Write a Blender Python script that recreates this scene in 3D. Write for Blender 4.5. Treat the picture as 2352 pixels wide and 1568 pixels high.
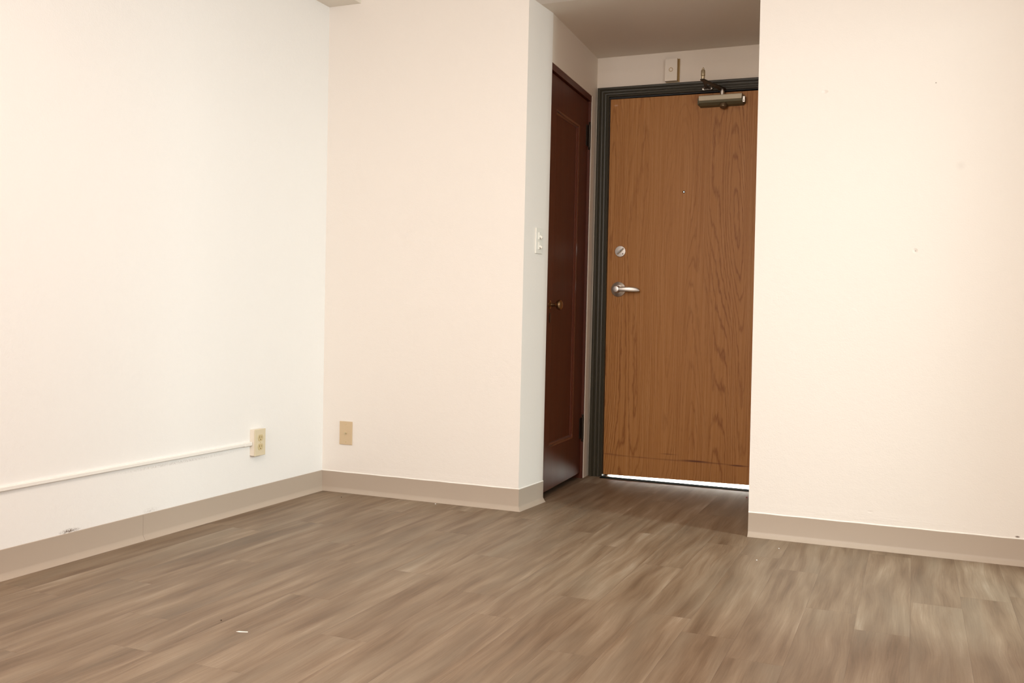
import bpy, bmesh, math, random
from mathutils import Vector, Matrix, noise as mnoise
random.seed(7)
for o in list(bpy.data.objects): bpy.data.objects.remove(o)
S = bpy.context.scene
COL = S.collection

# ---------------------------------------------------------------- key dimensions (metres)
D = 1.0662          # depth of the entry niche
X1 = 1.0366         # left edge of the niche opening
XR, YR = 1.054, .2561   # where the closet doorway starts
XE = 1.0098         # niche left wall at the entrance door
X2 = 2.0409         # right edge of the niche opening
XW = 3.62           # right wall of the room
YB = -5.1           # wall behind the camera
HC = 2.62           # room ceiling
HN = 2.2718         # niche ceiling
HS = 2.3304         # underside of the soffit along the left wall
BB = .0974          # cove base height

# ---------------------------------------------------------------- camera
cam_d = bpy.data.cameras.new('camera'); cam = bpy.data.objects.new('camera', cam_d); COL.objects.link(cam)
F, YAW, PITCH, ROLL = 2189.76, .3994, -.0291, .0217
fwd = Vector((-math.sin(YAW)*math.cos(PITCH), math.cos(YAW)*math.cos(PITCH), math.sin(PITCH)))
rt = Vector((math.cos(YAW), math.sin(YAW), 0)); up = rt.cross(fwd)
r2 = rt*math.cos(ROLL)+up*math.sin(ROLL); u2 = -rt*math.sin(ROLL)+up*math.cos(ROLL)
m = Matrix((r2, u2, -fwd)).transposed().to_4x4(); m.translation = Vector((2.64, -3.9097, .8779))
cam.matrix_world = m
cam_d.sensor_width = 36; cam_d.lens = 36*F/2352; cam_d.clip_start = .05
S.camera = cam

# ---------------------------------------------------------------- light and exposure
S.view_settings.view_transform = 'Standard'; S.view_settings.look = 'None'
S.view_settings.gamma = 1; S.view_settings.use_curve_mapping = False
S.view_settings.exposure = 0.09
W = bpy.data.worlds.new('world'); S.world = W; W.use_nodes = True
W.node_tree.nodes['Background'].inputs[0].default_value = (.75, .86, 1, 1)
W.node_tree.nodes['Background'].inputs[1].default_value = .6

def area(name, loc, target, sx, sy, power, color, spread=180):
    l = bpy.data.lights.new(name, 'AREA'); l.shape = 'RECTANGLE'; l.size = sx; l.size_y = sy
    l.energy = power; l.color = color; l.spread = math.radians(spread)
    o = bpy.data.objects.new(name, l); COL.objects.link(o); o.location = loc
    o.rotation_euler = (Vector(target)-Vector(loc)).to_track_quat('-Z', 'Y').to_euler()
    return o
# daylight of the small window in the side room, falling through the doorway onto floor and niche corner
area('side_window_daylight', (4.88, -.76, 1.75), (2.4, -.78, .15), .34, 1.1, 42, (.80, .98, .98), 130)
# daylight of the large window behind the camera
area('rear_window_daylight', (1.75, YB+.03, 1.82), (1.75, 0, 1.75), 2.3, 1.3, 64, (1.0, .905, .845))
# cool fill through an added window beside the camera, to whiten the left wall
area('added_right_fill', (XW-.03, -3.0, 1.5), (0, -2.6, 1.3), 1.3, 1.4, 25, (.93, .95, 1.0))
# ceiling lamp of the room (its globe is built further down)
area('ceiling_lamp_light', (1.75, -2.5, HC-.17), (1.75, -2.5, 0), .34, .34, 30, (1.0, .87, .76))
# bright corridor outside the entrance door
area('corridor_light', (1.5, D+1.52, .82), (1.5, D, .80), 2.2, 1.55, 190, (1.0, 1.0, .93))

# ---------------------------------------------------------------- materials
def mat(name, color, rough=.5, metal=0.0, spec=.5, coat=0.0):
    m = bpy.data.materials.new(name); m.use_nodes = True
    b = m.node_tree.nodes['Principled BSDF']
    b.inputs['Base Color'].default_value = (*color, 1); b.inputs['Roughness'].default_value = rough
    b.inputs['Metallic'].default_value = metal; b.inputs['Specular IOR Level'].default_value = spec
    b.inputs['Coat Weight'].default_value = coat
    return m
class NT:
    def __init__(s, m): s.t = m.node_tree; s.b = s.t.nodes['Principled BSDF']
    def n(s, kind, **kw):
        nd = s.t.nodes.new('ShaderNode'+kind)
        for k, v in kw.items():
            if k.startswith('_'): setattr(nd, k[1:], v)
            else: nd.inputs[k.replace('__', ' ')].default_value = v
        return nd
    def l(s, a, b): s.t.links.new(a, b)
    def math(s, op, a, b=None, clamp=False):
        nd = s.t.nodes.new('ShaderNodeMath'); nd.operation = op; nd.use_clamp = clamp
        for i, v in enumerate((a, b)):
            if v is None: continue
            if isinstance(v, (int, float)): nd.inputs[i].default_value = v
            else: s.l(v, nd.inputs[i])
        return nd.outputs[0]
    def mix(s, fac, a, b, mode='MIX'):
        nd = s.t.nodes.new('ShaderNodeMix'); nd.data_type = 'RGBA'; nd.blend_type = mode
        for i, v in ((0, fac), (6, a), (7, b)):
            if isinstance(v, (int, float)): nd.inputs[i].default_value = v
            elif isinstance(v, tuple): nd.inputs[i].default_value = (*v, 1)
            else: s.l(v, nd.inputs[i])
        return nd.outputs[2]
    def ramp(s, fac, pts):
        nd = s.t.nodes.new('ShaderNodeValToRGB'); cr = nd.color_ramp
        while len(cr.elements) < len(pts): cr.elements.new(.5)
        for e, (p, c) in zip(cr.elements, pts):
            e.position = p; e.color = (*c, 1) if isinstance(c, tuple) else (c, c, c, 1)
        s.l(fac, nd.inputs[0]); return nd.outputs[0]
    def pos(s):
        g = s.n('NewGeometry'); return g.outputs['Position']
    def scaled(s, vec, sc, loc=(0, 0, 0)):
        mp = s.n('Mapping'); mp.inputs['Scale'].default_value = sc; mp.inputs['Location'].default_value = loc
        s.l(vec, mp.inputs[0]); return mp.outputs[0]
    def noise(s, vec, scale=5, detail=2, rough=.5, dist=0):
        nd = s.n('TexNoise'); s.l(vec, nd.inputs['Vector'])
        nd.inputs['Scale'].default_value = scale; nd.inputs['Detail'].default_value = detail
        nd.inputs['Roughness'].default_value = rough; nd.inputs['Distortion'].default_value = dist
        return nd.outputs['Fac']
    def bump(s, h, strength, dist, normal=None):
        nd = s.n('Bump'); nd.inputs['Strength'].default_value = strength; nd.inputs['Distance'].default_value = dist
        s.l(h, nd.inputs['Height'])
        if normal: s.l(normal, nd.inputs['Normal'])
        s.l(nd.outputs[0], s.b.inputs['Normal']); return nd.outputs[0]
    def spot(s, p, c, r, stretch=(1, 1, 1)):
        # 1 inside a soft blob round c, 0 outside (a mark on the paint)
        mp = s.n('Mapping'); mp.vector_type = 'TEXTURE'
        mp.inputs['Location'].default_value = c
        mp.inputs['Scale'].default_value = tuple(r*q for q in stretch)
        s.l(p, mp.inputs[0])
        ln = s.n('VectorMath'); ln.operation = 'LENGTH'; s.l(mp.outputs[0], ln.inputs[0])
        return s.math('SUBTRACT', 1.0, ln.outputs['Value'], clamp=True)

def wall_material(name, color, marks=(), rough_scale=190, bump_d=.0016):
    m = mat(name, color, .62, spec=.35); t = NT(m); p = t.pos()
    big = t.noise(p, 1.3, 2)
    col = t.mix(big, tuple(c*.985 for c in color), tuple(min(1, c*1.01) for c in color))
    h = t.noise(p, rough_scale, 3, .55)
    h2 = t.noise(p, 46, 2, .5)
    hh = t.math('ADD', t.math('MULTIPLY', h, .6), t.math('MULTIPLY', h2, .6))
    for kind, c, r, st, k in marks:
        sp = t.spot(p, c, r, st)
        n = t.noise(p, 160, 2)
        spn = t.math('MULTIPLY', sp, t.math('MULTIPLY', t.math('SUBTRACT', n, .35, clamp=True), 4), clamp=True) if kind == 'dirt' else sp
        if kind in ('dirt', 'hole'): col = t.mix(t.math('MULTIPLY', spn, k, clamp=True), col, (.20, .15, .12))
        if kind == 'dent': hh = t.math('SUBTRACT', hh, t.math('MULTIPLY', sp, k))
        if kind == 'ridge':
            rn = t.noise(t.scaled(p, (14, 14, 240)), 1, 3, .6)
            hh = t.math('ADD', hh, t.math('MULTIPLY', t.math('MULTIPLY', sp, rn), k))
    t.l(col, t.b.inputs['Base Color'])
    t.bump(hh, .55 if bump_d > .002 else .38, bump_d)
    return m
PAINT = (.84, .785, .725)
M_left = wall_material('paint_left_lit', (.87, .85, .82), [  # same wall paint, whitened for the light that falls on this side
    ('dirt', (0, -1.508, .103), .03, (1, 1.6, .35), 1.3), ('dirt', (0, -1.135, .105), .035, (1, 1.4, .4), .28),
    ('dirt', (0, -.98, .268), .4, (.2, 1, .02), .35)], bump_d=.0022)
M_back = wall_material('paint_back', PAINT, [
    ('ridge', (.62, 0, .112), .55, (1, .1, .045), 1.6), ('hole', (1.018, 0, .0985), .012, (1, 1, .25), .9)])
M_backr = wall_material('paint_back_right', PAINT, [
    ('ridge', (2.5, 0, .118), .6, (1, .1, .05), 2.0), ('dent', (2.289, 0, 1.768), .013, (1, 1, .6), 5),
    ('dent', (2.632, 0, 1.148), .010, (1, 1, 1), 6), ('hole', (2.633, 0, 1.147), .004, (1, 1, 1), .6),
    ('hole', (2.778, 0, 1.462), .02, (1, 1, 1), .10), ('hole', (3.0086, 0, .1045), .007, (1.4, 1, .6), 1.6),
    ('hole', (2.684, 0, 1.773), .003, (1, 1, 1), 1.2), ('dent', (2.504, 0, .145), .012, (1, 1, .5), 1.4)])
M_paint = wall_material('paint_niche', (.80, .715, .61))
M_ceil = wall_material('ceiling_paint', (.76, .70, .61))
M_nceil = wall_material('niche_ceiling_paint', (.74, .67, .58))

M_base = mat('vinyl_base', (.45, .368, .295), .42, spec=.4); t = NT(M_base)
t.bump(t.noise(t.pos(), 60, 2), .12, .001)

# floor: vinyl planks; each plank face carries its own random value, the shader draws the print inside it
M_floor = mat('plank_floor', (.3, .22, .16), .45, spec=.4); t = NT(M_floor)
uv = t.n('UVMap'); uv.uv_map = 'plank'
at = t.n('Attribute'); at.attribute_name = 'tone'
sep = t.n('SeparateColor'); t.l(at.outputs['Color'], sep.inputs[0])
cmb = t.n('CombineXYZ'); t.l(t.math('MULTIPLY', sep.outputs[0], 37.0), cmb.inputs[0]); t.l(t.math('MULTIPLY', sep.outputs[1], 53.0), cmb.inputs[1]); t.l(t.math('MULTIPLY', sep.outputs[2], 17.0), cmb.inputs[2])
va = t.n('VectorMath'); va.operation = 'ADD'; t.l(t.pos(), va.inputs[0]); t.l(cmb.outputs[0], va.inputs[1])
P0 = va.outputs[0]
warp = t.noise(t.scaled(P0, (5, 2.6, 1)), 1, 1)
wv = t.n('CombineXYZ'); t.l(t.math('MULTIPLY', t.math('SUBTRACT', warp, .5), .042), wv.inputs[0])
vb = t.n('VectorMath'); vb.operation = 'ADD'; t.l(P0, vb.inputs[0]); t.l(wv.outputs[0], vb.inputs[1]); P1 = vb.outputs[0]
broad = t.noise(t.scaled(P1, (18, 2.0, 1)), 1, 2, .5)
mid = t.noise(t.scaled(P1, (50, 1.9, 1)), 1, 3, .55)
fine = t.noise(t.scaled(P1, (230, 8, 1)), 1, 3, .62)
speck = t.noise(t.scaled(P0, (700, 220, 1)), 1, 1)
v = t.math('ADD', t.math('ADD', t.math('MULTIPLY', broad, .54), t.math('MULTIPLY', mid, .30)), t.math('ADD', t.math('MULTIPLY', fine, .21), t.math('MULTIPLY', speck, .05)))
v = t.math('ADD', v, t.math('MULTIPLY', t.math('SUBTRACT', sep.outputs[0], .5), .085))
colr = t.ramp(v, [(.31, (.104, .064, .036)), (.43, (.162, .105, .063)), (.52, (.206, .141, .089)), (.63, (.266, .193, .129)), (.81, (.42, .345, .262))])
hue = t.noise(t.scaled(P1, (9, 1.5, 1)), 1, 2)
colr = t.mix(t.math('MULTIPLY', t.math('SUBTRACT', hue, .46, clamp=True), 1.6, clamp=True), colr, (.205, .165, .118))
# dark seam at plank borders, from the plank's own uv (metres from each edge)
sx = t.n('SeparateXYZ'); t.l(uv.outputs[0], sx.inputs[0])
edge = t.math('MINIMUM', t.math('MINIMUM', sx.outputs[0], t.math('SUBTRACT', .1472, sx.outputs[0])), t.math('MINIMUM', sx.outputs[1], t.math('SUBTRACT', .967, sx.outputs[1])))
seam = t.math('SUBTRACT', 1.0, t.math('DIVIDE', edge, .0011), clamp=True)
colr = t.mix(t.math('MULTIPLY', seam, .32), colr, (.09, .06, .045))
t.l(colr, t.b.inputs['Base Color'])
t.l(t.math('ADD', .42, t.math('MULTIPLY', mid, .16)), t.b.inputs['Roughness'])
t.bump(t.math('SUBTRACT', t.math('ADD', fine, t.math('MULTIPLY', mid, .8)), t.math('MULTIPLY', seam, 1.5)), .35, .0006)

# oak veneer of the entrance door
M_oak = mat('oak_veneer', (.4, .2, .08), .5, spec=.35); t = NT(M_oak)
p = t.pos()
w1 = t.noise(t.scaled(p, (4.5, 1, .8)), 1, 2)
ring_src = t.noise(t.scaled(p, (5.2, 1, .50), (3.1, 0, 1.7)), 1, 1.2, .4)
wob = t.noise(t.scaled(p, (60, 1, 11)), 1, 2)
ph = t.math('ADD', t.math('MULTIPLY', ring_src, 34.0), t.math('MULTIPLY', wob, .9))
tri = t.math('ABSOLUTE', t.math('SUBTRACT', t.math('FRACT', ph), .5))            # 0 .. .5
line = t.math('SUBTRACT', 1.0, t.math('MULTIPLY', tri, 5.0), clamp=True)
pores = t.noise(t.scaled(p, (420, 1, 22)), 1, 3, .6)
strk = t.noise(t.scaled(p, (95, 1, 1.6)), 1, 3, .6)
bandm = t.noise(t.scaled(p, (6, 1, .35), (9.3, 0, 2)), 1, 1)
lm = t.math('MULTIPLY', line, t.math('ADD', .14, t.math('MULTIPLY', t.math('SUBTRACT', bandm, .35, clamp=True), 4.0)), clamp=True)
lm = t.math('MULTIPLY', lm, t.math('MULTIPLY', t.math('SUBTRACT', pores, .18, clamp=True), 2.6, clamp=True), clamp=True)
oc = t.ramp(strk, [(.3, (.355, .142, .032)), (.5, (.410, .176, .046)), (.7, (.455, .212, .066))])
oc = t.mix(t.math('MULTIPLY', lm, .88), oc, (.215, .068, .010))
pr = t.math('MULTIPLY', t.math('SUBTRACT', pores, .50, clamp=True), 3.0, clamp=True)
oc = t.mix(t.math('MULTIPLY', pr, .40), oc, (.23, .08, .018))
# scuffs along the bottom where feet hit
for c, r, st, k in (((1.12, D, .126), .05, (1.3, 9, .09), .7), ((1.19, D, .123), .06, (1.3, 9, .08), .5), ((1.30, D, .122), .05, (1.2, 9, .1), .4),
                    ((1.455, D, .150), .04, (1.5, 9, .1), .8), ((1.60, D, .124), .085, (1.2, 9, .075), 1.4),
                    ((1.71, D, .122), .06, (1.3, 9, .07), .6), ((1.82, D, .118), .055, (1.2, 9, .10), 1.4), ((1.5, D, .12), .35, (1.3, 9, .015), .5)):
    oc = t.mix(t.math('MULTIPLY', t.spot(p, c, r, st), k, clamp=True), oc, (.13, .040, .014))
oc = t.mix(t.math('MULTIPLY', t.spot(p, (1.118, D, 2.012), .010, (1.4, 9, .6)), .4), oc, (.75, .55, .40))
t.l(oc, t.b.inputs['Base Color'])
t.bump(t.math('ADD', pores, strk), .15, .0006)

# dark varnished closet door
M_mah = mat('mahogany_varnish', (.12, .03, .014), .3, spec=.28); t = NT(M_mah)
p = t.pos(); g = t.noise(t.scaled(p, (70, 70, 2.2)), 1, 3, .6); g2 = t.noise(t.scaled(p, (6, 6, 1.5)), 1, 2)
mc = t.ramp(t.math('ADD', t.math('MULTIPLY', g, .6), t.math('MULTIPLY', g2, .4)), [(.3, (.075, .018, .009)), (.7, (.115, .030, .014))])
t.l(mc, t.b.inputs['Base Color']); t.l(t.math('ADD', .38, t.math('MULTIPLY', g2, .16)), t.b.inputs['Roughness'])
t.bump(t.noise(t.scaled(p, (30, 30, 6)), 1, 2), .12, .001)

M_mah2 = mat('mahogany_gloss', (.105, .026, .013), .24, spec=.5, coat=.2)
M_case = mat('dark_trim_paint', (.042, .036, .022), .36, spec=.32); t = NT(M_case)
t.bump(t.noise(t.scaled(t.pos(), (40, 40, 9)), 1, 2), .10, .0008)
M_shadow_gap = mat('shadow_gap_black', (.012, .012, .012), .6)
M_rubber = mat('threshold_dark', (.010, .012, .011), .95, spec=.02)
M_alu = mat('threshold_metal', (.80, .82, .80), .28, 1)
M_satin = mat('satin_nickel', (.66, .61, .55), .34, .95); t = NT(M_satin)
t.l(t.math('ADD', .30, t.math('MULTIPLY', t.noise(t.scaled(t.pos(), (900, 900, 60)), 1, 2), .16)), t.b.inputs['Roughness'])
M_chrome = mat('bright_metal', (.80, .78, .74), .18, 1)
M_dkmetal = mat('dark_bronze_metal', (.055, .038, .026), .45, .6)
M_closer = mat('closer_lit_bronze', (.56, .49, .36), .5, .1)
M_closer2 = mat('closer_shaded_olive', (.125, .108, .06), .5, .2)  # underside shade put into this tone; the front tone is lightened as lit
M_knobb = mat('closer_button', (.16, .11, .06), .4, .6)
M_brass = mat('aged_brass', (.36, .23, .12), .3, 1)
M_stud = mat('yellow_metal', (.62, .54, .38), .3, .9)
M_iron = mat('dark_hinge_metal', (.04, .03, .022), .32, .7)
M_ivory = mat('ivory_plastic', (.69, .60, .42), .38); M_ivory2 = mat('ivory_receptacle', (.60, .49, .27), .38)
M_slot = mat('receptacle_slot', (.20, .13, .045), .6)
M_tan = mat('tan_plastic', (.62, .47, .295), .4)
M_white = mat('white_plastic', (.82, .79, .72), .32)
M_raceway = mat('painted_raceway', (.86, .83, .78), .45)
M_chime = mat('chime_cover', (.80, .72, .61), .45); M_chimes = mat('chime_yellowed_shaded', (.42, .27, .10), .5)  # side colour holds both yellowing and the shade on that face
M_paper = mat('white_paper', (.85, .83, .80), .7)
M_glass = mat('lamp_glass', (.95, .93, .9), .3)
M_corr = mat('corridor_paint', (.85, .85, .82), .6)

# ---------------------------------------------------------------- mesh helpers
def link(name, bm, material, parent=None, smooth=False, origin=None):
    bmesh.ops.remove_doubles(bm, verts=bm.verts, dist=1e-7)
    bmesh.ops.recalc_face_normals(bm, faces=bm.faces)
    me = bpy.data.meshes.new(name)
    base = Vector(origin) if origin is not None else Vector((0, 0, 0))
    par = Vector((0, 0, 0)); q = parent
    while q: par += q.location; q = q.parent
    if parent is not None: base = par
    for vv in bm.verts: vv.co -= base
    bm.to_mesh(me); bm.free()
    ms = material if isinstance(material, (list, tuple)) else [material]
    for mm in ms: me.materials.append(mm)
    o = bpy.data.objects.new(name, me); COL.objects.link(o)
    if parent is not None: o.parent = parent; o.location = (0, 0, 0)
    else: o.location = base
    if smooth:
        for pl in me.polygons: pl.use_smooth = True
        me.set_sharp_from_angle(angle=math.radians(smooth if smooth is not True else 35))
    return o
def bevel(o, w, seg=2):
    md = o.modifiers.new('bevel', 'BEVEL'); md.width = w; md.segments = seg; md.limit_method = 'ANGLE'; md.angle_limit = math.radians(35); md.harden_normals = True
    for pl in o.data.polygons: pl.use_smooth = True
    return o
def struct(o): o['kind'] = 'structure'; return o
def tag(o, label, cat, group=None):
    o['label'] = label; o['category'] = cat
    if group: o['group'] = group
    return o
def empty(name, loc):
    o = bpy.data.objects.new(name, None); COL.objects.link(o); o.location = loc; o.empty_display_size = .05; return o
def box(bm, a, b):
    vs = [bm.verts.new((x, y, z)) for z in (a[2], b[2]) for x, y in ((a[0], a[1]), (b[0], a[1]), (b[0], b[1]), (a[0], b[1]))]
    for f in ((3, 2, 1, 0), (4, 5, 6, 7), (0, 1, 5, 4), (1, 2, 6, 5), (2, 3, 7, 6), (3, 0, 4, 7)): bm.faces.new([vs[i] for i in f])
    return vs
def prism(bm, poly, z0, z1):
    lo = [bm.verts.new((x, y, z0)) for x, y in poly]; hi = [bm.verts.new((x, y, z1)) for x, y in poly]
    n = len(poly); bm.faces.new(lo[::-1]); bm.faces.new(hi)
    for i in range(n): bm.faces.new((lo[i], lo[(i+1) % n], hi[(i+1) % n], hi[i]))
    return lo, hi
def BM(): return bmesh.new()
def loft(bm, rings, closed=True, caps=True):
    R = [[bm.verts.new(c) for c in r] for r in rings]; n = len(R[0])
    for a, b in zip(R, R[1:]):
        for i in range(n if closed else n-1): bm.faces.new((a[i], a[(i+1) % n], b[(i+1) % n], b[i]))
    if caps and closed: bm.faces.new(R[0][::-1]); bm.faces.new(R[-1])
def lathe(bm, prof, origin, axis, n=32):
    # prof: (radius, distance along axis)
    a = Vector(axis).normalized(); e = a.orthogonal().normalized(); g = a.cross(e); o = Vector(origin)
    rings = []
    for rr, h in prof:
        rings.append([o+a*h+(e*math.cos(2*math.pi*k/n)+g*math.sin(2*math.pi*k/n))*max(rr, 1e-5) for k in range(n)])
    loft(bm, rings)
def bar(bm, a, b, w, h, upv=(0, 0, 1)):
    a = Vector(a); b = Vector(b); d = (b-a).normalized(); s = d.cross(Vector(upv)).normalized(); uu = s.cross(d)
    loft(bm, [[c+s*(i*w/2)+uu*(j*h/2) for i, j in ((-1, -1), (1, -1), (1, 1), (-1, 1))] for c in (a, b)])

# ---------------------------------------------------------------- floor
bm = BM(); PW, PL, X0 = .1472, .967, 2.5065
lay = bm.loops.layers.uv.new('plank'); cl = bm.loops.layers.color.new('tone')
known = {-1: -.475+.01, 0: -.89, 1: -.68-.36, 2: -.68, -2: -.31, -3: -1.16, -7: -1.395, -10: -1.10, -9: -.78, -4: -.62, -5: -.18, -6: -.95, -8: -.25}
# row r spans x in [X0+(r-1)*PW, X0+r*PW]
def clip_rect(x0, x1, y0, y1, ox, oy):
    f = bm.faces.new([bm.verts.new((x, y, 0)) for x, y in ((x0, y0), (x1, y0), (x1, y1), (x0, y1))])
    tone = (random.random(), random.random(), random.random(), 1)
    for lp in f.loops:
        lp[lay].uv = (lp.vert.co.x-ox, lp.vert.co.y-oy); lp[cl] = tone
known = {-1: -.465, 0: -.89, 1: -1.04, 2: -.68, -2: -1.283, -3: -1.16, -6: -1.395, -9: -1.10, -8: -.78, -7: -.25, -4: -.62, -5: -.15}
for r in range(-18, 18):
    ox = X0+(r-1)*PW; x0 = max(ox, 0); x1 = min(ox+PW, 5.0)
    if x1-x0 < .001: continue
    off = known.get(r, -random.uniform(0, PL))
    k = int((YB-off)/PL)-2
    while True:
        oy = off+k*PL; k += 1
        y0 = max(oy, YB); y1 = min(oy+PL, D+.06)
        if oy > D+.06: break
        if y1-y0 < .001: continue
        clip_rect(x0, x1, y0, y1, ox, oy)
fl = link('floor', bm, M_floor); struct(fl)
bm = BM(); box(bm, (-.15, YB-.15, -.12), (5.1, D+.06, -.001)); struct(link('floor_slab', bm, M_corr)); 

# ---------------------------------------------------------------- walls and ceilings
def wall(name, polys, material):
    bm = BM()
    for poly, z0, z1 in polys: prism(bm, poly, z0, z1)
    return struct(link(name, bm, material))
wall('wall_left', [([(-.15, YB-.15), (0, YB-.15), (0, 1.3), (-.15, 1.3)], 0, HC)], M_left)
wy = lambda y: XR+(XE-XR)*(y-YR)/(D-YR)          # face of the niche's left wall
YD = .9724                                       # far side of the closet doorway
wall('wall_back_left', [([(0, 0), (X1, 0), (X1, .0), (XR, YR), (XR-.12, YR), (XR-.14, .12), (0, .12)], 0, HC)], M_back)
# outer edge of right-hand wall leaned a few millimetres to approximate lens barrel distortion
bm = BM(); lo, hi = prism(bm, [(X2+.003, 0), (XW+.12, 0), (XW+.12, .12), (X2+.003, .12)], 0, HC)
hi[0].co.x = X2-.011; hi[3].co.x = X2-.011
struct(link('wall_back_right', bm, M_backr))
bm = BM(); box(bm, (X1, .0008, HN), (X2+.0, .12, HC)); struct(link('wall_niche_header', bm, M_back))
HD = 2.0475                                      # closet doorway height
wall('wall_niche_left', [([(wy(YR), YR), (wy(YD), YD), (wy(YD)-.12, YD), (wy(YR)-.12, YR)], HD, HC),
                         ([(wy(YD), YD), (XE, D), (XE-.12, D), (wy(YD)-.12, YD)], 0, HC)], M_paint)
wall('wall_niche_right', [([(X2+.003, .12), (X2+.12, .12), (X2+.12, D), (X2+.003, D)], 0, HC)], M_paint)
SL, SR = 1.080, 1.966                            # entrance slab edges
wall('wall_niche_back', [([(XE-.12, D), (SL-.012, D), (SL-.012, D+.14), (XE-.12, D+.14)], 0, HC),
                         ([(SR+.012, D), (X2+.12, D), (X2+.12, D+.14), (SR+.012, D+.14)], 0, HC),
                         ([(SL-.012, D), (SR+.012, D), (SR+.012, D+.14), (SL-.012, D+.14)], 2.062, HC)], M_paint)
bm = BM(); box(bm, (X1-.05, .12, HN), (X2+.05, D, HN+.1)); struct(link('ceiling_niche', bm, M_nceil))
bm = BM(); box(bm, (-.15, YB-.15, HC), (XW+.12, .12, HC+.1)); struct(link('ceiling', bm, M_ceil))
bm = BM(); box(bm, (0, YB, HS), (.1763, 0, HC)); struct(link('trim_1', bm, M_ceil))       # soffit along the left wall
# right wall with the doorway to the side room, side room behind it
YJ0, YJ1 = -.935, -.33
bm = BM(); box(bm, (XW, YB, 0), (XW+.12, -3.65, HC)); box(bm, (XW, -2.35, 0), (XW+.12, YJ0, HC)); box(bm, (XW, -3.65, 0), (XW+.12, -2.35, .8)); box(bm, (XW, -3.65, 2.2), (XW+.12, -2.35, HC)); box(bm, (XW, YJ0, 2.1), (XW+.12, 0, HC)); box(bm, (XW, YJ1, 0), (XW+.12, 0, 2.1)); struct(link('wall_right', bm, M_backr))
bm = BM(); box(bm, (XW+.12, 0, 0), (5.0, .12, HC)); box(bm, (XW+.12, -1.7, 0), (5.0, -1.58, HC))
box(bm, (4.9, -1.58, 0), (5.0, -.95, HC)); box(bm, (4.9, -.57, 0), (5.0, 0, HC)); box(bm, (4.9, -.95, 0), (5.0, -.57, 1.15)); box(bm, (4.9, -.95, 2.35), (5.0, -.57, HC))
struct(link('wall_side_room', bm, M_backr))
bm = BM(); box(bm, (XW+.12, -1.7, HC), (5.0, .12, HC+.1)); struct(link('ceiling_side_room', bm, M_ceil))
# wall behind the camera with its window opening
bm = BM(); box(bm, (0, YB-.12, 0), (.55, YB, HC)); box(bm, (2.95, YB-.12, 0), (XW+.12, YB, HC)); box(bm, (.55, YB-.12, 0), (2.95, YB, 1.12)); box(bm, (.55, YB-.12, 2.5), (2.95, YB, HC))
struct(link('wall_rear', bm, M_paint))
def window(name, a, b, axis):
    # frame of four bars and a mullion round the opening a..b, one glass pane
    bm = BM(); w = .05
    (x0, y0, z0), (x1, y1, z1) = a, b
    if axis == 'y':
        for q in (x0, x1-w, (x0+x1-w)/2): box(bm, (q, y0, z0), (q+w, y1, z1))
        for q in (z0, z1-w): box(bm, (x0, y0, q), (x1, y1, q+w))
    else:
        for q in (y0, y1-w): box(bm, (x0, q, z0), (x1, q+w, z1))
        for q in (z0, z1-w, (z0+z1-w)/2): box(bm, (x0, y0, q), (x1, y1, q+w))
    o = struct(link(name, bm, M_white)); return o
window('window_1', (.55, YB-.11, 1.12), (2.95, YB-.07, 2.5), 'y')
window('window_2', (4.94, -.95, 1.15), (4.98, -.57, 2.35), 'x')
window('added_window_3', (XW+.05, -3.65, .8), (XW+.09, -2.35, 2.2), 'x')  # unseen window, added to go with the cool fill
# corridor outside the entrance door
bm = BM(); box(bm, (-.2, D+.06, -.12), (3.4, D+1.7, 0)); struct(link('floor_corridor', bm, M_corr))
bm = BM(); box(bm, (-.2, D+1.6, 0), (3.4, D+1.7, HC)); box(bm, (-.3, D+.14, 0), (-.2, D+1.7, HC)); box(bm, (3.4, D+.14, 0), (3.5, D+1.7, HC))
box(bm, (-.2, D+.14, 0), (XE-.12, D+.2, HC)); box(bm, (X2+.12, D+.14, 0), (3.4, D+.2, HC)); struct(link('wall_corridor', bm, M_corr))
bm = BM(); box(bm, (-.3, D+.14, HC), (3.5, D+1.7, HC+.1)); struct(link('ceiling_corridor', bm, M_corr))

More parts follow.
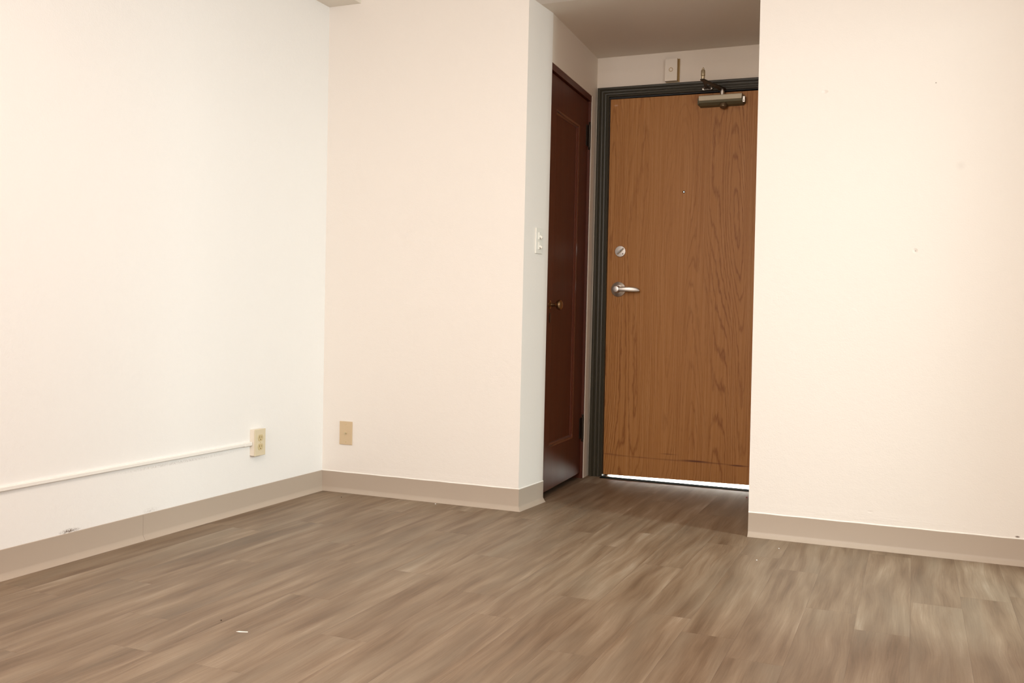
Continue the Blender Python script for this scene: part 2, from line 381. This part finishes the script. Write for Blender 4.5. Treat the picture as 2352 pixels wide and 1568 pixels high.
# ---------------------------------------------------------------- cove base
PROF = [(.0, BB), (.0018, BB), (.0030, BB-.0014), (.0030, .0225), (.0038, .0185), (.0080, .0115), (.0125, .0050), (.0150, .0022), (.0158, .0012), (.0160, 0), (0, 0)]
M_caulk = mat('caulk', (.86, .82, .76), .35)
def cove(name, path, caulk=False):
    # path: list of (x, y); the room lies to the right-hand side of travel
    pts = [Vector(q) for q in path]; rings = []
    for i, q in enumerate(pts):
        if i == 0: d = (pts[1]-q).normalized(); nrm = Vector((d.y, -d.x)); s = 1
        elif i == len(pts)-1: d = (q-pts[i-1]).normalized(); nrm = Vector((d.y, -d.x)); s = 1
        else:
            d0 = (q-pts[i-1]).normalized(); d1 = (pts[i+1]-q).normalized()
            n0 = Vector((d0.y, -d0.x)); n1 = Vector((d1.y, -d1.x)); nrm = (n0+n1).normalized(); s = 1/max(.3, nrm.dot(n0))
        rings.append([(q.x+nrm.x*o*s, q.y+nrm.y*o*s, z) for o, z in PROF])
    bm = BM(); loft(bm, rings); o = struct(link(name, bm, M_base, smooth=22))
    if caulk:
        rings = []
        for i, q in enumerate(pts):
            a_ = pts[max(i-1, 0)]; b_ = pts[min(i+1, len(pts)-1)]; d = (b_-a_).normalized(); nrm = Vector((d.y, -d.x))
            wz = .0006*math.sin(i*2.3)
            rings.append([(q.x+nrm.x*o_, q.y+nrm.y*o_, z+wz) for o_, z in ((0, BB+.0030), (.0018, BB+.0024), (.0034, BB+.0004), (.0034, BB-.0012), (0, BB-.0012))])
        bm = BM(); loft(bm, rings); link('caulk_bead', bm, M_caulk, o)
    return o
def inner_end(o, axis, at, sgn): pass
SY = -1.174
cove('baseboard_left', [(0, SY-.0006), (0, YB)][::-1])
b2 = cove('baseboard_left', [(0, SY+.0006), (0, -.0005)])
cove('baseboard_back', [(.0005, 0)]+[(.07*k, 0) for k in range(1, 15)]+[(X1+.0, 0), (XR+.0, YR)], True)
cove('baseboard_right', [(X2+.003, 0)]+[(X2+.07*k, 0) for k in range(1, 22)]+[(XW, 0)], True)

# ---------------------------------------------------------------- entrance door
door = empty('door_1', (1.5, D, 0)); struct(door)
y0, y1 = D+.004, D+.048
bm = BM()
TL, TR, BL, BR = 2.0455, 2.0405, .0125, .0235
SLT, SLB = 1.0870, 1.0955  # slab's left edge, top and bottom: tapered to partly absorb lens distortion
vs = box(bm, (SL, y0, 0), (SR, y1, 1))
for vv in bm.verts:
    lf = vv.co.x < 1.5
    if vv.co.z > .5:
        vv.co.z = TL if lf else TR
        if lf: vv.co.x = SLT
    else:
        vv.co.z = BL if lf else BR
        if lf: vv.co.x = SLB
link('door_panel', bm, M_oak, door)
# lever
lev = BM(); lathe(lev, [(.0405, .0), (.0405, .003), (.039, .0055), (.024, .0135), (.022, .0145), (.020, .0146)], (1.157, y0, 1.022), (0, -1, 0), 48)
rose = link('lever_rose', lev, M_satin, door, smooth=30)
bm = BM(); lathe(bm, [(.0195, .015), (.0195, .038), (.0185, .042), (.018, .056), (.016, .059), (.012, .060)], (1.157, y0, 1.022), (0, -1, 0), 32)
link('lever_hub', bm, M_satin, rose, smooth=30)
bm = BM(); rings = []
for s_, hz, hy, yy, dz in ((-.017, .0100, .006, .050, 0), (0, .0145, .008, .050, 0), (.02, .0140, .0075, .051, 0), (.045, .0135, .006, .051, 0), (.07, .0135, .005, .049, 0), (.095, .0130, .0045, .043, -.001), (.113, .0110, .004, .034, -.003), (.124, .006, .003, .029, -.005)):
    c = Vector((1.157+s_, y0-yy, 1.022+dz))
    rings.append([c+Vector((0, hy*math.cos(a), hz*math.sin(a))) for a in [2*math.pi*k/16 for k in range(16)]])
loft(bm, rings); link('lever_handle', bm, M_satin, rose, smooth=60)
# deadbolt thumb turn
bm = BM(); lathe(bm, [(.0305, 0), (.0305, .003), (.0285, .0065), (.012, .0075)], (1.1625, y0, 1.2265), (0, -1, 0), 40)
db = link('deadbolt', bm, M_satin, door, smooth=30)
bm = BM(); a = math.radians(38); c = Vector((1.1625, 0, 1.2265)); ux = Vector((math.cos(a), 0, math.sin(a))); uz = Vector((-math.sin(a), 0, math.cos(a)))
rings = []
for yy, L0, L1, hh in ((y0-.006, -.022, .027, .0075), (y0-.015, -.020, .027, .0055), (y0-.023, -.017, .025, .0028)):
    rings.append([Vector((c.x, yy, c.z))+ux*i+uz*j for i, j in ((L0, -hh*.8), (0, -hh), (L1, -hh*.6), (L1, hh*.6), (0, hh), (L0, hh*.8))])
loft(bm, rings); link('thumb_turn', bm, M_chrome, db)
bm = BM(); lathe(bm, [(.0032, 0), (.0032, .0013)], (1.178, y0-.0062, 1.2135), (0, -1, 0), 16); link('set_screw', bm, M_dkmetal, db)
# peephole
bm = BM(); lathe(bm, [(.0068, 0), (.0068, .002), (.0045, .003), (.0042, .001)], (1.500, y0, 1.5365), (0, -1, 0), 24); ph_ = link('peephole', bm, M_dkmetal, door, smooth=30)
M_lens_glow = mat('peephole_lens', (.9, .95, .95), .1); NT(M_lens_glow).b.inputs['Emission Color'].default_value = (.9, 1, .97, 1); NT(M_lens_glow).b.inputs['Emission Strength'].default_value = 1.6  # lens glows in place of corridor light coming through it
bm = BM(); lathe(bm, [(.0030, 0), (.0026, .0012), (.001, .0018)], (1.500, y0-.0012, 1.5365), (0, -1, 0), 16); link('peephole_lens', bm, M_lens_glow, ph_)
# closer
bm = BM(); rings = []
for xx in (1.576, 1.795):
    rings.append([(xx, y0-a_, z_) for a_, z_ in ((0, 2.026), (.050, 2.022), (.054, 2.018), (.054, 1.9965), (.050, 1.9945))])
loft(bm, rings)
cl_ = link('door_closer', bm, M_closer, door); bevel(cl_, .0012)
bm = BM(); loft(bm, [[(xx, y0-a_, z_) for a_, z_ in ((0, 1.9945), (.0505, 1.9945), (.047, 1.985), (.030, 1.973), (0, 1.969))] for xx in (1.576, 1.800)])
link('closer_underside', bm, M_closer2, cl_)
for xx, sg in ((1.569, -1), (1.801, 1)):
    bm = BM(); box(bm, (min(xx, xx+.007), y0-.048, 1.976), (max(xx, xx+.007), y0-.002, 2.012)); e_ = link('closer_end_cap', bm, M_closer2, cl_); bevel(e_, .003)
bm = BM(); box(bm, (1.8005, y0-.0525, 1.976), (1.8105, y0-.0485, 2.004)); link('closer_valve_plate', bm, M_chrome, cl_)
bm = BM(); lathe(bm, [(.0022, 0), (.0022, .001)], (1.8055, y0-.0525, 1.984), (0, -1, 0), 12); link('valve_screw', bm, M_dkmetal, cl_)
bm = BM(); lathe(bm, [(.0195, 0), (.0195, .014), (.0175, .019), (.011, .0225), (.001, .024)], (1.700, y0-.030, 1.977), (0, -.25, -1), 32); link('closer_button', bm, M_knobb, cl_, smooth=30)
bm = BM(); lathe(bm, [(.0115, 0), (.0115, .020), (.008, .021), (.008, .027)], (1.692, y0-.030, 2.0225), (0, 0, 1), 20); link('closer_spindle', bm, M_satin, cl_, smooth=30)
E_ = Vector((1.636, y0-.245, 2.0535))
bm = BM()
A_ = Vector((1.692, y0-.030, 2.053))
sd = (A_-E_).normalized().cross(Vector((0, 0, 1)))
loft(bm, [[c+sd*(i*w_/2)+Vector((0, 0, j*.0035)) for i, j in ((-1, -1), (1, -1), (1, 1), (-1, 1))] for c, w_ in ((E_-(A_-E_).normalized()*.012, .018), (E_, .022), (E_.lerp(A_, .5), .026), (A_, .036), (A_+(A_-E_).normalized()*.016, .026))])
arm = link('closer_arm', bm, M_dkmetal, cl_); bevel(arm, .001)
bm = BM(); Bk = Vector((1.612, y0-.032, 2.062)); E2 = E_+Vector((0, 0, .008))
bar(bm, E2, Bk, .014, .006); link('closer_forearm', bm, M_dkmetal, cl_)
bm = BM(); lathe(bm, [(.0095, -.006), (.0095, .010), (.0075, .011), (.0105, .014), (.0105, .036), (.0085, .041), (.005, .043), (.005, .050), (.002, .053)], E2, (0, 0, 1), 20); link('closer_elbow_stud', bm, M_stud, cl_, smooth=30)
bm = BM(); box(bm, (1.588, D-.026, 2.054), (1.640, D-.0185, 2.073)); box(bm, (1.600, D-.045, 2.056), (1.624, D-.026, 2.069)); ft = link('closer_foot', bm, M_dkmetal, cl_); bevel(ft, .001)
for xx in (1.592, 1.636):
    bm = BM(); lathe(bm, [(.0048, 0), (.0042, .0018), (.0018, .002), (.0016, .0008)], (xx, D-.026, 2.0605), (0, -1, 0), 14); link('foot_screw', bm, M_chrome, cl_, smooth=40)
bm = BM(); box(bm, (1.592, D-.0275, 2.0535), (1.636, D-.0255, 2.0555)); link('foot_edge', bm, M_chrome, cl_)

# casing of the entrance door: moulded profile mitred round the opening
CI_B, CI_M, CI_T = 1.0935, 1.0910, 1.0825      # inner edge bottom / middle / top, bent to follow lens distortion
CO = 1.0185; HTI, HTO = 2.0565, 2.1065
PR = [(0, 0), (0, .010), (.03, .0125), (.10, .0125), (.14, .0095), (.20, .0095), (.24, .0135), (.34, .015), (.40, .0115), (.46, .0115), (.50, .0155), (.62, .017), (.68, .013), (.73, .013), (.78, .019), (.93, .020), (1, .017), (1, 0)]
def caseline(ci, co, z_or, axis): return None
def ring_at(inner, outer):
    (xi, zi), (xo, zo) = inner, outer
    return [(xi+(xo-xi)*s_, D-d_, zi+(zo-zi)*s_) for s_, d_ in PR]
bm = BM()
loft(bm, [ring_at((CI_B, 0), (CO-.002, 0)), ring_at((CI_M, 1.0), (CO, 1.0)), ring_at((CI_T, HTI), (CO, HTO+.001)),
          ring_at((1.5, HTI-.003), (1.5, HTO-.001)), ring_at((SR-.010, HTI-.006), (X2+.002, HTO-.006)), ring_at((SR-.010, 0), (X2+.002, 0))])
struct(link('trim_2', bm, M_case, smooth=25))
# jamb lining round the slab, black to stand in for the shadow gap
bm = BM()
loft(bm, [[(SL-.012, D+.001, z_), (e_, D+.001, z_), (e_, D+.14, z_), (SL-.012, D+.14, z_)] for z_, e_ in ((0, SLB-.0015), (2.0475, SLT-.0015), (2.062, SLT-.0015))])
box(bm, (SR+.002, D+.001, 0), (SR+.012, D+.14, 2.062)); box(bm, (SLT-.0015, D+.001, 2.0475), (SR+.002, D+.14, 2.062))
box(bm, (SL, D+.049, 0), (SLB+.012, D+.075, 2.048)); box(bm, (SR-.012, D+.049, 0), (SR+.002, D+.075, 2.048)); box(bm, (SL+.012, D+.049, 2.034), (SR-.012, D+.075, 2.048))
struct(link('trim_3', bm, M_shadow_gap))
# threshold: dark front lip, bright metal saddle
bm = BM(); loft(bm, [[(x_, D-.052, 0), (x_, D-.050, .0022), (x_, D-.003, .0032), (x_, D-.003, 0)] for x_ in (SL+.012, SR+.07)])
th = empty('trim_4', (1.5, D, 0)); struct(th); th.name = 'trim_4'
link('threshold_lip', bm, M_rubber, th)
bm = BM(); box(bm, (SL+.018, D-.0025, 0), (SR-.001, D+.14, .0032)); link('threshold_plate', bm, M_alu, th)

# ---------------------------------------------------------------- closet door in the niche's left wall
A0 = Vector((XR, YR, 0)); UU = Vector((XE-XR, D-YR, 0)).normalized(); NN = Vector((UU.y, -UU.x, 0))
Lc = lambda u, n, z: A0+UU*u+NN*n+Vector((0, 0, z))
def lbox(bm, u0, u1, n0, n1, z0, z1):
    vs = [bm.verts.new(Lc(u, n, z)) for z in (z0, z1) for u, n in ((u0, n0), (u1, n0), (u1, n1), (u0, n1))]
    for f in ((3, 2, 1, 0), (4, 5, 6, 7), (0, 1, 5, 4), (1, 2, 6, 5), (2, 3, 7, 6), (3, 0, 4, 7)): bm.faces.new([vs[i] for i in f])
UE = (Vector((wy(YD), YD, 0))-A0).length
bm = BM(); HH = HD
lbox(bm, 0, UE, -.11, -.003, HH-.030, HH); lbox(bm, 0, .02, -.11, -.006, 0, HH-.030); lbox(bm, UE-.014, UE, -.11, -.004, 0, HH-.030)
lbox(bm, .02, UE-.014, -.085, -.063, HH-.045, HH-.03); lbox(bm, 0.0, UE, -.118, -.112, 0, HH)
fr = struct(link('trim_5', bm, M_mah)); 
cd = empty('door_2', tuple(Lc(.35, -.02, 0))); struct(cd)
u0, u1, z0, z1 = .022, UE-.017, .030, HH-.034
nf = -.016; ui, uo, zi, zo = .135, .545, .235, 1.86      # panel opening
bm = BM()
lbox(bm, u0, ui, nf-.035, nf, z0, z1); lbox(bm, uo, u1, nf-.035, nf, z0, z1)
lbox(bm, ui, uo, nf-.035, nf, z0, zi); lbox(bm, ui, uo, nf-.035, nf, zo, z1)
st = link('door_frame', bm, M_mah, cd)
bm = BM(); lbox(bm, ui-.01, uo+.01, nf-.026, nf-.014, zi-.01, zo+.01); link('door_panel', bm, M_mah, cd)
# moulding round the panel: mitred quarter-ogee
bm = BM(); prm = [(0, -.016), (0, .0), (.004, -.0008), (.009, -.003), (.009, -.006), (.014, -.0085), (.018, -.0135), (.018, -.016)]
def mring(u, z, du, dz): return [Lc(u+du*o_, nf+n_, z+dz*o_) for o_, n_ in prm]
c4 = [mring(ui, zi, 1, 1), mring(uo, zi, -1, 1), mring(uo, zo, -1, -1), mring(ui, zo, 1, -1)]
R = [[bm.verts.new(c) for c in r] for r in c4]; n = len(prm)
for a_ in range(4):
    for i in range(n): bm.faces.new((R[a_][i], R[a_][(i+1) % n], R[(a_+1) % 4][(i+1) % n], R[(a_+1) % 4][i]))
link('panel_moulding', bm, M_mah2, cd, smooth=35)
# knob with its rose and stem
kb = Lc(.098, nf, .925); bm = BM(); lathe(bm, [(.021, 0), (.021, .002), (.014, .005), (.009, .008), (.0075, .022), (.010, .030), (.0195, .036), (.0245, .045), (.0235, .054), (.016, .061), (.004, .063)], kb, NN, 36)
link('door_knob', bm, M_brass, cd, smooth=40)
bm = BM(); rings = []
for nn_, sc in ((0, 1), (.0015, 1), (.0025, .8)):
    rings.append([Lc(.0985+.012*sc*math.cos(a), nf+nn_, .862+.026*sc*math.sin(a)) for a in [2*math.pi*k/24 for k in range(24)]])
loft(bm, rings); link('keyhole_plate', bm, M_iron, cd, smooth=40)
for zc in (1.835, .272):
    bm = BM(); lathe(bm, [(.0065, -.060), (.0065, .060)], Lc(UE-.012, nf+.008, zc), (0, 0, 1), 16)
    for k in (-1, 1): lathe(bm, [(.0065, 0), (.0045, .004), (.0065, .008), (.005, .013), (.001, .015)], Lc(UE-.012, nf+.008, zc+k*.060), (0, 0, k), 12)
    hg = link('hinge', bm, M_iron, cd, smooth=40)
    bm = BM(); lbox(bm, u1-.034, u1, nf-.001, nf+.002, zc-.055, zc+.055)
    link('hinge_leaf', bm, M_iron, hg)

# ---------------------------------------------------------------- fittings on the walls
# surface-mounted outlet box on the left wall
ob = empty('wall_outlet', (0, -.518, .236)); tag(ob, 'ivory surface-mounted double outlet box on the left wall at the end of the white raceway', 'outlet')
ya, yb, za, zb = -.554, -.4825, .2365, .3525
bm = BM(); box(bm, (0.0, ya+.001, za+.001), (.023, yb-.001, zb-.001)); o = link('outlet_box', bm, M_chime, ob); bevel(o, .002)
bm = BM(); box(bm, (.0232, ya, za), (.0290, yb, zb)); fp = link('face_plate', bm, M_ivory, ob); bevel(fp, .0018)
ym = (ya+yb)/2; zm = (za+zb)/2
for dz in (.0195, -.0195):
    bm = BM(); rings = []
    for xx in (.0285, .0305):
        ring = []
        for k in range(32):
            a = 2*math.pi*k/32; ring.append((xx, ym+max(-.0172, min(.0172, .0172*1.0*math.cos(a))), zm+dz+max(-.0140, min(.0140, .0172*math.sin(a)))))
        rings.append(ring)
    loft(bm, rings); rc = link('receptacle', bm, M_ivory2, ob)
    bm = BM(); box(bm, (.0303, ym-.0078, zm+dz-.0015), (.0309, ym-.0052, zm+dz+.0085)); box(bm, (.0303, ym+.0052, zm+dz-.0010), (.0309, ym+.0074, zm+dz+.0075))
    lathe(bm, [(.0028, 0), (.0028, .0006)], (.0303, ym, zm+dz-.0075), (1, 0, 0), 12); link('receptacle_slots', bm, M_slot, rc)
bm = BM(); lathe(bm, [(.0028, 0), (.0024, .0012)], (.029, ym, zm), (1, 0, 0), 12); link('plate_screw', bm, M_ivory2, ob)
# raceway
rw = empty('cable_raceway', (0, -1.5, .29)); tag(rw, 'thin white painted cable raceway running along the left wall to the outlet box', 'cable raceway')
bm = BM(); loft(bm, [[(x_, y_, z_) for x_, z_ in ((0, .2835), (.0095, .2835), (.0115, .2855), (.0115, .2955), (.0095, .2975), (0, .2975))] for y_ in (YB+.02, -.597)])
link('raceway_channel', bm, M_raceway, rw)
bm = BM(); loft(bm, [[(x_, y_, z_) for x_, z_ in ((0, .2820-e), (.0115+e, .2820-e), (.0140+e, .2845), (.0140+e, .2965), (.0115+e, .2990+e), (0, .2990+e))] for y_, e in ((-.600, -.001), (-.594, 0), (-.5545, 0))])
link('raceway_connector', bm, M_raceway, rw)
# coax plate on the back wall
cj = empty('cable_jack', (.133, 0, .2315)); tag(cj, 'tan rectangular wall plate with a coaxial jack low on the back wall near the corner', 'cable jack')
bm = BM(); box(bm, (.0985, -.005, .2310), (.1690, -.0002, .3430)); o = link('jack_plate', bm, M_tan, cj); bevel(o, .0016)
bm = BM(); lathe(bm, [(.0060, .0), (.0060, .002), (.0042, .0022), (.0042, .008), (.0026, .0082), (.0024, .006)], (.1335, -.005, .287), (0, -1, 0), 12); link('coax_connector', bm, M_stud, cj)
for zz in (.329, .245):
    bm = BM(); lathe(bm, [(.0032, 0), (.0026, .0011)], (.1335, -.005, zz), (0, -1, 0), 12); link('plate_screw', bm, M_ivory2, cj)
# switch plate on the niche corner
ex = Vector((XR-X1, YR, 0)).normalized(); nx = Vector((ex.y, -ex.x, 0)); Q0 = Vector((X1, 0, 0))
Ls = lambda u, n_, z: Q0+ex*u+nx*n_+Vector((0, 0, z))
def sbox(bm, u0, u1, n0, n1, z0, z1, cut=0):
    vs = [bm.verts.new(Ls(u, n_, z)) for z in (z0, z1) for u, n_ in ((u0, n0), (u1, n0), (u1-cut, n1), (u0+cut, n1))]
    for f in ((3, 2, 1, 0), (4, 5, 6, 7), (0, 1, 5, 4), (1, 2, 6, 5), (2, 3, 7, 6), (3, 0, 4, 7)): bm.faces.new([vs[i] for i in f])
sw = empty('light_switch', tuple(Ls(.15, 0, 1.154))); tag(sw, 'white switch plate with two stacked toggles on the narrow side of the niche corner', 'light switch')
bm = BM(); sbox(bm, .112, .183, .0002, .0065, 1.154, 1.270); o = link('switch_plate', bm, M_white, sw); bevel(o, .0015)
for zz, tilt in ((1.2345, -1), (1.1900, -1)):
    bm = BM(); sbox(bm, .1360, .1590, .0060, .0100, zz-.0165, zz+.0165); o = link('toggle_base', bm, M_white, sw); bevel(o, .0012)
    bm = BM(); c0 = Ls(.1475, .0095, zz); c1 = Ls(.1475, .0215, zz+.010*tilt); bar(bm, c0, c1, .010, .009, upv=(0, 0, 1)); tg = link('toggle_lever', bm, M_white, o); bevel(tg, .001)
# door chime above the entrance
ch = empty('door_chime', (1.423, D, 2.1115)); tag(ch, 'small cream chime box with a round grille on the wall above the entrance door frame', 'door chime')
bm = BM(); box(bm, (1.3900, D-.034, 2.1135), (1.4560, D-.006, 2.2290)); o = link('chime_cover', bm, [M_chime, M_chimes], ch)
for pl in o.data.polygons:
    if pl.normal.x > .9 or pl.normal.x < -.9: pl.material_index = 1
bevel(o, .0015)
bm = BM(); box(bm, (1.3905, D-.0055, 2.1115), (1.4625, D-.0002, 2.2320)); link('chime_back', bm, M_chimes, ch)
bm = BM()
for k in range(10):
    a = 2*math.pi*k/10
    lathe(bm, [(.0024, 0), (.0024, .0008)], (1.4226+.0095*math.cos(a), D-.034, 2.1715+.0095*math.sin(a)), (0, -1, 0), 8)
link('chime_grille', bm, M_chimes, ch)

# litter on the floor
def scrap(name, pts, z, m, label, cat):
    bm = BM(); c = Vector((sum(p_[0] for p_ in pts)/len(pts), sum(p_[1] for p_ in pts)/len(pts), 0))
    prism(bm, pts, .0004, z); return tag(link(name, bm, m, origin=c), label, cat)
def blob(name, x, y, r, m, label, cat):
    bm = BM(); bmesh.ops.create_icosphere(bm, subdivisions=2, radius=r)
    for vv in bm.verts:
        vv.co *= 1+.35*mnoise.noise(vv.co*600); vv.co.z *= .55; vv.co += Vector((x, y, r*.5+.0002))
    return tag(link(name, bm, m, origin=(x, y, 0)), label, cat)
scrap('paper_scrap', [(.972, -1.836), (.976, -1.829), (1.000, -1.822), (1.003, -1.826), (.984, -1.834)], .0014, M_paper, 'thin white paper sliver lying on the floor planks at the lower left', 'paper scrap')
blob('white_crumb', 2.1364, -.383, .0028, M_paper, 'white crumb on the floor farther out from the right-hand baseboard', 'crumb')
blob('white_crumb', 2.1865, -.161, .0026, M_paper, 'white crumb on the floor close to the right-hand baseboard', 'crumb')
blob('white_crumb', .6464, -.045, .0032, M_paper, 'white crumb against the baseboard between the corner and the niche', 'crumb')
M_dk = mat('dark_speck', (.05, .03, .02), .8); M_red = mat('red_bit', (.35, .06, .05), .6)
blob('dark_crumb', .8736, -1.7788, .0022, M_dk, 'dark brown crumb beside the white paper sliver', 'crumb')
blob('dark_crumb', .188, -.1175, .0025, M_dk, 'dark brown crumb near the corner of the room', 'crumb')
blob('red_crumb', 1.9057, .834, .0045, M_red, 'small reddish crumb on the niche floor near the entrance door', 'crumb')

# ceiling lamp of the room (above the picture, carries the lamp light)
lamp = empty('ceiling_lamp', (1.75, -2.5, HC-.12)); tag(lamp, 'round white glass ceiling lamp in the middle of the room', 'ceiling lamp')
bm = BM(); lathe(bm, [(.19, 0), (.19, .02), (.16, .03)], (1.75, -2.5, HC-.03), (0, 0, 1), 40); link('lamp_base', bm, M_white, lamp, smooth=30)
bm = BM(); lathe(bm, [(.175, 0), (.17, .04), (.14, .085), (.08, .115), (.001, .125)], (1.75, -2.5, HC-.032), (0, 0, -1), 40); link('lamp_shade', bm, M_glass, lamp, smooth=60)
